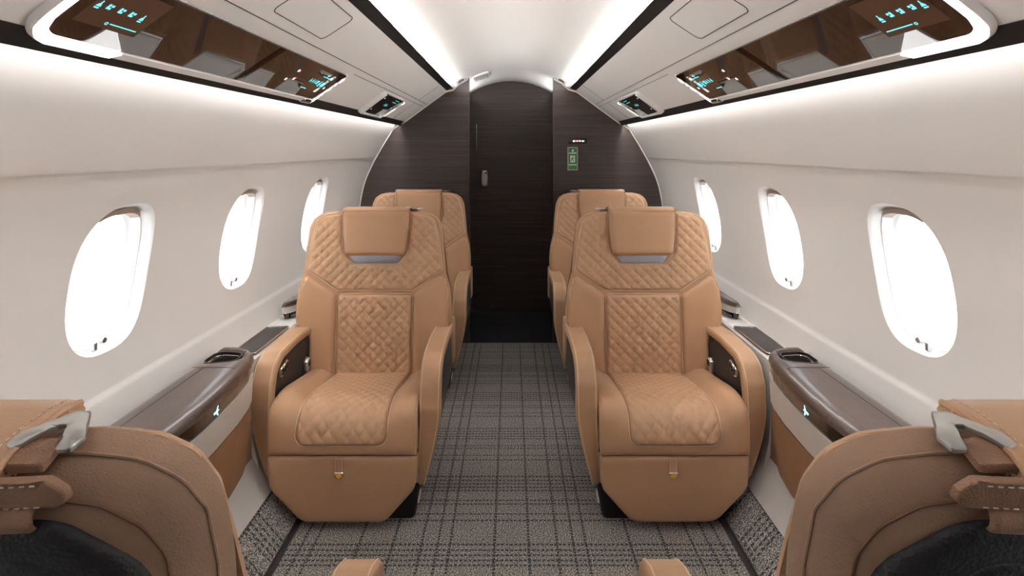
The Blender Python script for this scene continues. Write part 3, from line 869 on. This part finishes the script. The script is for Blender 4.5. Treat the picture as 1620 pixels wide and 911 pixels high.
# ------------------------------------------------------------------ seats
def build_seat(o):
    """o = +1: wall side is +x, aisle side -x. local y=0 footrest front, +y towards the backrest"""
    root = empty('cabin_seat', (0, 0, 0))
    Yb = lambda z: .455+.10*(z-.36)
    def F(u, v, h):   # front of the backrest
        return (u, Yb(v)-.22*max(0, abs(u)-.12)**1.5-h, v)
    # --- shell
    half = [(0, 1.100), (.20, 1.100), (.250, 1.090), (.281, 1.068), (.298, 1.03), (.306, .96), (.316, .835), (.337, .765), (.345, .68), (.343, .62), (.32, .565), (.290, .53), (.285, .36), (.27, .30), (0, .30)]
    sh = round_poly(mirror_half(half), [.0, .1, .035, .03, .02, .3, .05, .05, .2, .05, .04, .04, .1, .03, 0]+[0]*14, 4)
    rh = mirror_half(half)
    rads = [0, .1, .05, .05, .05, .1, .05, .05, .2, .05, .04, .04, .1, .03, 0, .03, .1, .04, .04, .05, .2, .05, .05, .2, .03, .03, .03, .1]
    sh = round_poly(rh, rads[:len(rh)], 8)
    bm = bmesh.new()
    slab(bm, sh, F, t=.004, r=.012, depth=.006, tb=.0, rb=.0, g=.014)
    finish('backrest_frame', bm, TAN, root)
    # rear shell, rounder
    rhalf = [(0, 1.102), (.20, 1.101), (.251, 1.090), (.283, 1.066), (.300, 1.028), (.308, .96), (.318, .835), (.34, .70), (.32, .5), (.27, .3), (0, .3)]
    rl = round_poly(mirror_half(rhalf), [0]+[.1, .06, .06, .06, .1, .3, .2, .2, .05, 0, .05, .2, .2, .3, .1, .06, .06, .06, .1], 6)
    def R(u, v, h): return (u, Yb(v)-.22*max(0, abs(u)-.12)**1.5+.004+.085*sm((1.02-v)/.36)+h, v)
    bm = bmesh.new(); slab(bm, rl, R, t=.056, r=.070, depth=.0, g=.016)
    finish('back_shell', bm, TANG, root)
    def rear_h(u, v):
        d = dist(np.array([[u, v]]), [rl])[0]; x = 1-min(d/.070, 1); return .056*math.sqrt(max(0, 1-x*x))
    # rear stitched seam
    bm = bmesh.new()
    seam = [(x*.90, z-.038) for x, z in rl if z > .42]
    seam.sort(key=lambda p: math.atan2(p[0], p[1]-.6))
    seam = resample(seam, .012)[:-1]
    seam = [p for p in seam if p[1] > .42]
    seam.sort(key=lambda p: math.atan2(p[0], p[1]-.6))
    tube(bm, [R(u, v, rear_h(u, v)+.0002) for u, v in seam], .0016, 5)
    finish('rear_seam', bm, mat('dark_tan_seam', srgb(104, 70, 48), .6), root)
    bm = bmesh.new()
    outl = [(x*.985, z-.008) for x, z in rl if z > .42]
    outl.sort(key=lambda p: math.atan2(p[0], p[1]-.6))
    tube(bm, [R(u, v, rear_h(u, v)+.0005) for u, v in resample(outl, .02)[:-int(.6/.02)]] if False else [R(u, v, rear_h(u, v)+.0005) for u, v in outl], .0018, 6)
    finish('rear_piping', bm, WELT if False else TANG, root)
    # black rear panel
    bhalf = [(0, 1.045), (.19, 1.045), (.262, .985), (.272, .85), (.272, .68), (.25, .45), (0, .45)]
    bl = round_poly(mirror_half(bhalf), [0, .06, .08, .2, .3, .05, 0, .05, .3, .2, .08, .06], 8)
    bp = plate('rear_panel', bl, lambda u, v, h: R(u, v, rear_h(u, v)*.0+.056+h), BLKL, root, t=.012, r=.02, depth=.014, g=.03)
    ihalf = [(0, 1.012), (.17, 1.012), (.225, .96), (.235, .85), (.235, .68), (.215, .47), (0, .47)]
    il = round_poly(mirror_half(ihalf), [0, .05, .07, .2, .3, .05, 0, .05, .3, .2, .07, .05], 8)
    ip = plate('rear_pad', il, lambda u, v, h: R(u, v, .067+h), BLKL, root, t=.005, r=.01, depth=.001, g=.03)
    bm = bmesh.new()
    sl = resample([(x*.955, .74+(z-.74)*.962) for x, z in il], .0045)
    for k in range(0, len(sl)-1, 2):
        tube(bm, [R(*sl[k], .0725), R(*sl[k+1], .0725)], .0005, 4)
    finish('stitching', bm, mat('grey_thread', srgb(120, 116, 112), .6), ip)
    # --- upper quilt
    q1 = [(.155, 1.094), (.225, 1.088), (.266, 1.062), (.288, .97), (.302, .846), (.168, .752), (-.168, .752), (-.302, .846), (-.288, .97), (-.266, 1.062), (-.225, 1.088), (-.155, 1.094),
          (-.151, .95), (-.141, .912), (-.102, .868), (.102, .868), (.141, .912), (.151, .95)]
    q1r = round_poly(q1, [.004, .03, .03, .2, .01, .03, .03, .01, .2, .03, .03, .004, .03, .02, .015, .015, .02, .03], 5)
    plate('upper_quilt', q1r, F, TANQ, root, t=.014, r=.014, depth=-.002, g=.0048, q=quilt(.0445, .0066))
    q2 = [(.166, .736), (.166, .355), (-.166, .355), (-.166, .736)]
    q2r = round_poly(q2, [.02, 0, 0, .02], 5)
    plate('backrest_quilt', q2r, F, TANQ, root, t=.018, r=.014, depth=-.002, g=.0048, q=quilt(.0445, .0066))
    for s in (-1, 1):
        pl = [(.172, .735), (.308, .829), (.330, .765), (.339, .70), (.337, .62), (.318, .572), (.286, .54), (.281, .35), (.172, .35)]
        pl = round_poly([(s*x, z) for x, z in pl], [.03, .02, .03, .1, .04, .03, .03, 0, 0], 5)
        plate('side_bolster', pl, F, TAN, root, t=.022, r=.022, depth=-.002, g=.014)
    # welt lines on the front
    bm = bmesh.new()
    tube(bm, [F(u, v, .0075) for u, v in resample(q1r, .012)], .0018, 5, closed=True)
    tube(bm, [F(u, v, .0085) for u, v in resample([(x*1.016, z+.002) for x, z in q2r], .012)], .0018, 5, closed=True)
    for s in (-1, 1):
        tube(bm, [F(s*(.316+(.012 if z < .77 else 0)), z, .0155) for z in np.linspace(.81, .60, 14)], .0012, 5)
    finish('front_welt', bm, WELT, root)
    # --- headrest: pad in front, wrapping over the top
    hl = round_poly([(.149, 1.116), (-.149, 1.116), (-.146, 1.02), (-.134, .910), (.134, .910), (.146, 1.02)], [.004, .004, .1, .022, .022, .1], 6)
    hd = plate('headrest', hl, lambda u, v, h: F(u*1., v, h+.018), TAN, root, t=.032, r=.022, depth=.016, g=.012)
    bm = bmesh.new()
    prof = [(-.046, 1.108), (-.040, 1.116), (-.015, 1.1205), (.02, 1.1205), (.045, 1.117), (.062, 1.108), (.070, 1.096), (.070, 1.086), (.060, 1.084), (.045, 1.088), (.0, 1.09), (-.02, 1.09)]
    rows = []
    for xx, dz in ((-.145, -.006), (-.142, -.001), (-.134, 0), (.134, 0), (.142, -.001), (.145, -.006)):
        rows.append([bm.verts.new((xx, Yb(1.1)+y, z+dz)) for y, z in prof])
    for A, B in zip(rows, rows[1:]):
        for k in range(len(prof)): bm.faces.new([A[k], A[(k+1) % len(prof)], B[(k+1) % len(prof)], B[k]])
    bm.faces.new(rows[0][::-1]); bm.faces.new(rows[-1])
    hw = finish('headrest_wrap', bm, TAN, root, ang=50); pass
    bm = bmesh.new()
    tube(bm, [F(u, v, .0205) for u, v in resample([(x*1.004, z) for x, z in hl if z < 1.12], .012)[:-30]] if False else [F(u, v, .020) for u, v in [(x*1.006, z-.001) for x, z in hl if z < 1.12]], .0022, 6)
    finish('headrest_piping', bm, TAN, hd)
    for s in (-1, 1):
        bm = bmesh.new(); tube(bm, [(s*.1455, Yb(1.1)+y, z-.003) for y, z in prof[1:8]], .0035, 6)
        finish('edge_piping', bm, TAN, hw)
    for s in (-1, 1):
        bm = bmesh.new()
        P = [(y, z) for y, z in prof[1:8]]
        pp = []
        for (a, b), (c, d) in zip(P, P[1:]):
            n = max(1, int(math.hypot(c-a, d-b)/.0035))
            pp += [(a+(c-a)*i/n, b+(d-b)*i/n) for i in range(n)]
        for k in range(0, len(pp)-1, 2):
            tube(bm, [(s*.133, Yb(1.1)+pp[k][0], pp[k][1]+.0007), (s*.133, Yb(1.1)+pp[k+1][0], pp[k+1][1]+.0007)], .0008, 4)
        finish('stitching', bm, THREAD, hw)
    # perforated side gusset of the flap
    for s in (-1, 1):
        bm = bmesh.new()
        for i in range(12):
            for j in range(3):
                y = -.03+i*.0075; z = 1.118-.0065*(j+1)-max(0, (y-.02))*.22
                c = (s*.1463, Yb(1.1)+y+(.006 if j % 2 else 0), z)
                add_pf(bm, [(c[0], c[1]+.0011*math.cos(t), c[2]+.0011*math.sin(t)) for t in np.linspace(0, 2*PI, 7)[:-1]], [tuple(range(6))])
        finish('perforations', bm, PIT, hw, smooth=False)
    plate('headrest_bracket', round_poly([(.118, .925), (.118, .905), (.092, .871), (-.092, .871), (-.118, .905), (-.118, .925)], [0, .01, .01, .01, .01, 0], 4), F, GREYB, root, t=.012, r=.004, depth=-.002, g=.02)
    # --- rear strap, flap and harness hook (aisle side)
    a = -o
    st = round_poly([(a*.206, 1.086), (a*.194, 1.098), (-a*.02, 1.098), (-a*.16, 1.098), (-a*.16, 1.069), (a*.196, 1.069), (a*.208, 1.075)], .006, 3)
    sp = plate('rear_strap', st, lambda u, v, h: R(u, v-.004, .064+h), STRAPL, root, t=.003, r=.0025, depth=.006, g=.012)
    for zz in (1.0905, 1.0685):
        bm = bmesh.new()
        xs = np.arange(-.155, .190, .0042)
        for k in range(0, len(xs)-1, 2):
            tube(bm, [R(a*xs[k], zz, .0675), R(a*xs[k+1], zz, .0675)], .0006, 4)
        finish('stitching', bm, THREAD, sp)
    lo = [(a*.176, 1.068), (a*.178, 1.050), (a*.172, 1.038), (a*.070, 1.038), (a*.062, 1.050), (a*.065, 1.068)]
    plate('strap_loop', round_poly(lo, .006, 3), lambda u, v, h: R(u, v, .060+.012*math.sin(min(1, max(0, (1.068-v)/.03))*PI)+h), STRAPL, root, t=.003, r=.003, depth=.004, g=.006)
    bm = bmesh.new(); tube(bm, [R(a*.095, 1.081, .068), R(a*.095, 1.081, .073)], .0085, 16)
    finish('strap_stud', bm, CHROME, sp)
    tg = [(a*.18, -.0), (a*.18, .035), (a*.09, .045), (a*.095, 0)]
    # leather tab on top
    def T(u, v, h):      # v: forward distance over the top from the rear edge
        yy = Yb(1.1)+.052-v; zz = 1.098+.008*sm(v/.03)
        return (u, yy, zz+h)
    plate('harness_tab', round_poly([(a*.180, 0), (a*.180, .026), (a*.140, .030), (a*.122, 0)], .003, 3), T, STRAPL, root, t=.003, r=.002, depth=.006, g=.008)
    hk = [(a*.198, .010), (a*.204, .022), (a*.181, .060), (a*.166, .060), (a*.140, .025), (a*.134, .014), (a*.146, .011), (a*.167, .036), (a*.175, .038), (a*.182, .022), (a*.184, .010)]
    plate('harness_hook', round_poly(hk, .003, 3), lambda u, v, h: T(u, v, h+.007), SATIN if False else HOOKM, root, t=.002, r=.0015, depth=.003, g=.006, )
    # --- seat cushion
    cp = [(.000, .284), (-.004, .315), (-.002, .350), (.012, .385), (.040, .412), (.080, .424), (.14, .424), (.24, .408), (.36, .388), (.47, .372)]
    cum = [0]
    for p, q in zip(cp, cp[1:]): cum.append(cum[-1]+math.hypot(q[0]-p[0], q[1]-p[1]))
    fy = interp(cum, [p[0] for p in cp]); fz = interp(cum, [p[1] for p in cp]); L = cum[-1]
    def CU(u, v, h):
        e = .003; y, z = fy(v), fz(v); y2, z2 = fy(min(v+e, L)), fz(min(v+e, L)); y1, z1 = fy(max(v-e, 0)), fz(max(v-e, 0))
        t = Vector((y2-y1, z2-z1)).normalized(); n = Vector((-t.y, t.x))
        b = .034*sm((abs(u)-.150)/.075)*sm((v-.06)/.09)
        return (u, y+n.x*(h+b), z+n.y*(h+b))
    cl = round_poly([(.268, 0), (.268, L), (-.268, L), (-.268, 0)], [.006, 0, 0, .006], 3)
    plate('seat_cushion', cl, CU, TAN, root, t=.012, r=.022, depth=.05, g=.014)
    ql = round_poly([(.163, .042), (.163, L-.002), (-.163, L-.002), (-.163, .042)], [.035, 0, 0, .035], 6)
    plate('seat_quilt', ql, CU, TANQ, root, t=.024, r=.014, depth=-.008, g=.0048, q=quilt(.0445, .0062))
    bm = bmesh.new()
    tube(bm, [CU(u, v, .0125) for u, v in resample([(x*1.012, v-.0015) for x, v in ql if v < L-.01], .012)[:-int(.33/.012)]], .0016, 5) if False else tube(bm, [CU(u, v, .0128) for u, v in resample([(x*1.012, max(0, v-.002)) for x, v in ql], .01)], .0016, 5, closed=True)
    for s in (-1, 1): tube(bm, [CU(s*.2655, v, .004) for v in np.linspace(.004, .26, 24)], .0014, 5)
    finish('cushion_welt', bm, WELT, root)
    # --- footrest flap
    fl = [(.268, .278), (-.268, .278), (-.268, .262), (-.262, .165), (-.150, .034), (.150, .034), (.262, .165), (.268, .262)]
    flr = round_poly(fl, [.006, .006, .0, .05, .06, .06, .05, 0], 8)
    def FR(u, v, h): return (u, .004+.18*max(0, .16-v)**1.3-h, v)
    plate('leg_rest', flr, FR, TAN, root, t=.012, r=.016, depth=.03, g=.016)
    bm = bmesh.new(); tube(bm, [FR(u, v, .003) for u, v in resample([(x*.995, .156+(z-.156)*.99) for x, z in flr], .012)], .0013, 5, closed=True)
    finish('leg_rest_piping', bm, WELT, root)

    tb = plate('pull_tab', round_poly([(-.022, .276), (-.008, .276), (.006, .276), (.006, .222), (-.022, .222)], .002, 2), lambda u, v, h: FR(u, v, h+.012), TAN, root, t=.004, r=.003, depth=.001, g=.008)
    bm = bmesh.new()
    for x in (-.0205, .0045): tube(bm, [FR(x, v, .0165) for v in (.275, .25, .224)], .0011, 5)
    finish('tab_stitching', bm, WELT, tb)
    bk = plate('buckle', round_poly([(-.026, .228), (.010, .228), (.011, .214), (.002, .203), (-.018, .203), (-.027, .214)], .004, 3), lambda u, v, h: FR(u, v, h+.014), CHROME, tb, t=.005, r=.004, depth=.001, g=.006)
    plate('yellow_inset', round_poly([(-.017, .222), (.001, .222), (.001, .211), (-.008, .207), (-.017, .211)], .002, 2), lambda u, v, h: FR(u, v, h+.0195), YELL, tb, t=.001, r=.002, depth=.0005, g=.006)
    # --- base
    bm = bmesh.new()
    lo_ = [(-.245, .085), (.245, .085), (.245, .60), (-.245, .60)]
    prof = [(0, .245, .085), (.02, .25, .080), (.13, .268, .075), (.30, .30, .085), (.33, .30, .09)]
    rows = []
    for z, hx, y0 in prof:
        rows.append([bm.verts.new(p+(z,)) for p in round_poly([(-hx, y0), (hx, y0), (hx, .62), (-hx, .62)], .02, 3)])
    for A, B in zip(rows, rows[1:]):
        n = len(A)
        for k in range(n): bm.faces.new([A[k], A[(k+1) % n], B[(k+1) % n], B[k]])
    bm.faces.new(rows[0][::-1]); bm.faces.new(rows[-1])
    finish('seat_base', bm, BLACK, root, ang=40)
    for s in (-1, 1):
        for (yy, zz, xx) in ((.115, .065, .257), (.150, .178, .277)):
            c = [(yy+.020*math.cos(t), zz+.026*math.sin(t)) for t in np.linspace(0, 2*PI, 17)[:-1]]
            plate('base_cap', c, lambda u, v, h: (s*(xx+.12*(v-zz)+h), u, v), WHITE, root, t=.006, r=.006, depth=.004, g=.008)
    # --- arms
    strap = [(.135, .105), (.085, .125), (.050, .185), (.034, .30), (.030, .44), (.040, .52), (.075, .578), (.135, .604), (.30, .612), (.50, .600), (.515, .585), (.50, .568), (.30, .579), (.155, .572), (.100, .543), (.078, .48), (.074, .34), (.092, .22), (.138, .135)]
    strl = round_poly(strap, [.01]*2+[.05, .1, .1, .06, .06, .08, .2, .01, .01, .01, .2, .04, .04, .05, .1, .05, .01], 5)
    def tw(z): return .45+.55*sm((z-.08)/.36)
    def shift(z): return .310-.045*max(0, min(1, (.42-z)/.30))**1.4
    for s in (-1, 1):
        wd = .080
        am = plate('armrest', strl, lambda u, v, h: (s*(shift(v)+h), u, v), TAN, root, t=.010, r=.014, depth=.0, tb=None, g=.012, back=True) if False else None
        bm = bmesh.new()
        slab(bm, strl, lambda u, v, h: (s*(shift(v)+(wd/2-.010+h)*tw(v)), u, v), t=.010, r=.012, depth=wd-.020, tb=.010, rb=.012, g=.012)
        am = finish('armrest', bm, TAN, root, ang=60)
        bm = bmesh.new()
        for hh in (wd/2-.0085, -(wd/2-.0085)):
            path = [p for p in strl[int(len(strl)*.0):] if True]
            # outer edge only
            oe = []
            for u, v in resample(strl, .012):
                oe.append((u, v))
            k = max(range(len(oe)), key=lambda i: oe[i][0]-abs(oe[i][1]-.6)*3)
            oe2 = [p for p in oe[:k+1]]
            tube(bm, [(s*(shift(v)+hh*tw(v)), u, v) for u, v in oe2], .0018, 5)
        finish('armrest_welt', bm, WELT, am)
        pn = round_poly([(.10, .13), (.075, .30), (.075, .48), (.105, .550), (.16, .580), (.56, .565), (.60, .40), (.60, .12)], [.02, .05, .05, .03, .03, .02, .05, .03], 4)
        bm = bmesh.new()
        slab(bm, pn, lambda u, v, h: (s*(shift(v)+(.024+h)*tw(v)), u, v), t=.004, r=.01, depth=.050, tb=.004, rb=.01, g=.03)
        sp_ = finish('side_panel', bm, SIDEB, root, ang=60)
        # leather block at the back of each arm
        rb = round_poly([(.50, .53), (.50, .60), (.53, .618), (.62, .60), (.62, .40), (.55, .40)], .015, 4)
        bm = bmesh.new(); slab(bm, rb, lambda u, v, h: (s*(shift(v)+.028+h), u, v), t=.008, r=.012, depth=.05, tb=.008, rb=.012, g=.02)
        finish('arm_rear_pad', bm, TAN, root, ang=60)
    # controls on the inside of the wall side arm
    def IN(u, v, h): return (o*(.310-.031-h), u, v)
    cn = [(.120, .545), (.185, .562), (.185, .525), (.120, .508)]
    ct = plate('control_panel', round_poly(cn, .006, 3), IN, CHROME, root, t=.014, r=.004, depth=.0, g=.01)
    for k in range(3):
        c0 = .126+k*.020
        plate('button', round_poly([(c0, .539+k*.005), (c0+.014, .542+k*.005), (c0+.014, .520+k*.005), (c0, .517+k*.005)], .002, 2), lambda u, v, h: IN(u, v, h+.014), BLACK, ct, t=.003, r=.002, depth=.0, g=.008)
    lv = plate('recline_lever', round_poly([(.375, .475), (.405, .490), (.412, .455), (.40, .39), (.385, .39), (.375, .44)], .006, 3), IN, SATIN, root, t=.020, r=.006, depth=.0, g=.008)
    plate('latch_button', round_poly([(.380, .472), (.400, .480), (.404, .458), (.382, .452)], .003, 2), lambda u, v, h: IN(u, v, h+.02), BLACK, lv, t=.003, r=.003, depth=.0, g=.006)
    return root

def copy_tree(o, parent=None):
    c = o.copy(); C.objects.link(c)
    if parent: c.parent = parent
    for ch in [x for x in bpy.data.objects if x.parent == o]:
        copy_tree(ch, c)
    return c
SA = build_seat(-1)       # wall side -x : left column facing the camera
SB = build_seat(1)
G = 'tan leather cabin seats'
BACK = ('backrest', 'back_', 'rear_', 'upper_quilt', 'side_bolster', 'front_welt', 'headrest', 'strap_', 'harness')
def recline(root, a, dz=0.):
    for ch in bpy.data.objects:
        if ch.parent == root and ch.name.startswith('headrest'):
            ch.matrix_basis = Matrix.Translation((0, .455, .36+dz)) @ Matrix.Rotation(-math.radians(a), 4, 'X') @ Matrix.Translation((0, -.455, -.369)); continue
        if ch.parent == root and ch.name.startswith(BACK):
            ch.matrix_basis = Matrix.Translation((0, .455, .36+dz)) @ Matrix.Rotation(-math.radians(a), 4, 'X') @ Matrix.Translation((0, -.455, -.36))
def place(o, x, y, rz, label):
    o.location = (x, y, 0); o.rotation_euler = (0, 0, rz); tag(o, label, 'seat', G)
fl_ = copy_tree(SB); fr_ = copy_tree(SA); rl_ = copy_tree(SA); rr_ = copy_tree(SB)
place(SA, -.608, 2.0, 0, 'tan quilted leather seat facing us, left of the aisle, nearer of the two left ones')
place(SB, .588, 2.0, 0, 'tan quilted leather seat facing us, right of the aisle, nearer of the two right ones')
place(rl_, -.604, 3.12, 0, 'tan quilted seat half hidden behind the front left seat, beside the bulkhead')
place(rr_, .590, 3.12, 0, 'tan quilted seat half hidden behind the front right seat, beside the bulkhead')
recline(fl_, 7, .018); recline(fr_, 7, .018)
place(fl_, -.602, 1.17, PI, 'tan seat turned away from us, cropped at the bottom left corner, black rear panel')
place(fr_, .602, 1.17, PI, 'tan seat turned away from us, cropped at the bottom right corner, black rear panel')

# ------------------------------------------------------------------ light
w = bpy.data.worlds.new('daylight'); bpy.context.scene.world = w; w.use_nodes = True
bg = w.node_tree.nodes['Background']; bg.inputs[0].default_value = (.93, .97, 1., 1); bg.inputs[1].default_value = 2.1
for side in (-1, 1):
    for yc in WINY:
        l = bpy.data.lights.new('window_portal', 'AREA'); l.shape = 'RECTANGLE'; l.size = .36; l.size_y = .44
        l.cycles.is_portal = True
        o = bpy.data.objects.new('window_portal', l); C.objects.link(o)
        o.location = (side*(Wz(WZC)+.15), yc, WZC); o.rotation_euler = (0, side*PI/2, 0)
for side in (-1, 1):    # unseen fill lamps added behind the partitions to brighten the vestibule ceiling
    l = bpy.data.lights.new('vestibule_fill', 'AREA'); l.shape = 'RECTANGLE'; l.size = .03; l.size_y = .5; l.energy = .35
    o = bpy.data.objects.new('vestibule_fill', l); C.objects.link(o)
    o.location = (side*.325, 4.36, 1.80); o.rotation_euler = (0, PI-side*.75, 0)
# reading / wash lamps in the overhead panels above each seat group
for side in (-1, 1):
    for (yy, pw) in ():
        l = bpy.data.lights.new('overhead_wash', 'AREA'); l.shape = 'RECTANGLE'; l.size = .12; l.size_y = .5; l.energy = pw; l.color = (1, .965, .93)
        o = bpy.data.objects.new('overhead_wash', l); C.objects.link(o)
        o.location = (side*.2, yy, 1.925); o.rotation_euler = (0, 0, 0)

cam = bpy.data.cameras.new('camera'); co = bpy.data.objects.new('camera', cam); C.objects.link(co)
co.location = (0, 0, CAMH); co.rotation_euler = (PI/2, 0, 0)
cam.sensor_width = 36; cam.lens = 880/1620*36
cam.shift_y = (237-455.5)/1620; cam.shift_x = (810-808.7)/1620
cam.clip_start = .02; cam.clip_end = 60
sc = bpy.context.scene; sc.camera = co
sc.view_settings.view_transform = 'Standard'; sc.view_settings.look = 'None'
sc.view_settings.gamma = 1; sc.view_settings.use_curve_mapping = False
sc.view_settings.exposure = 1.03
sc.cycles.max_bounces = 10; sc.cycles.diffuse_bounces = 6; sc.cycles.glossy_bounces = 4; sc.cycles.transparent_max_bounces = 8
sc.cycles.use_denoising = True
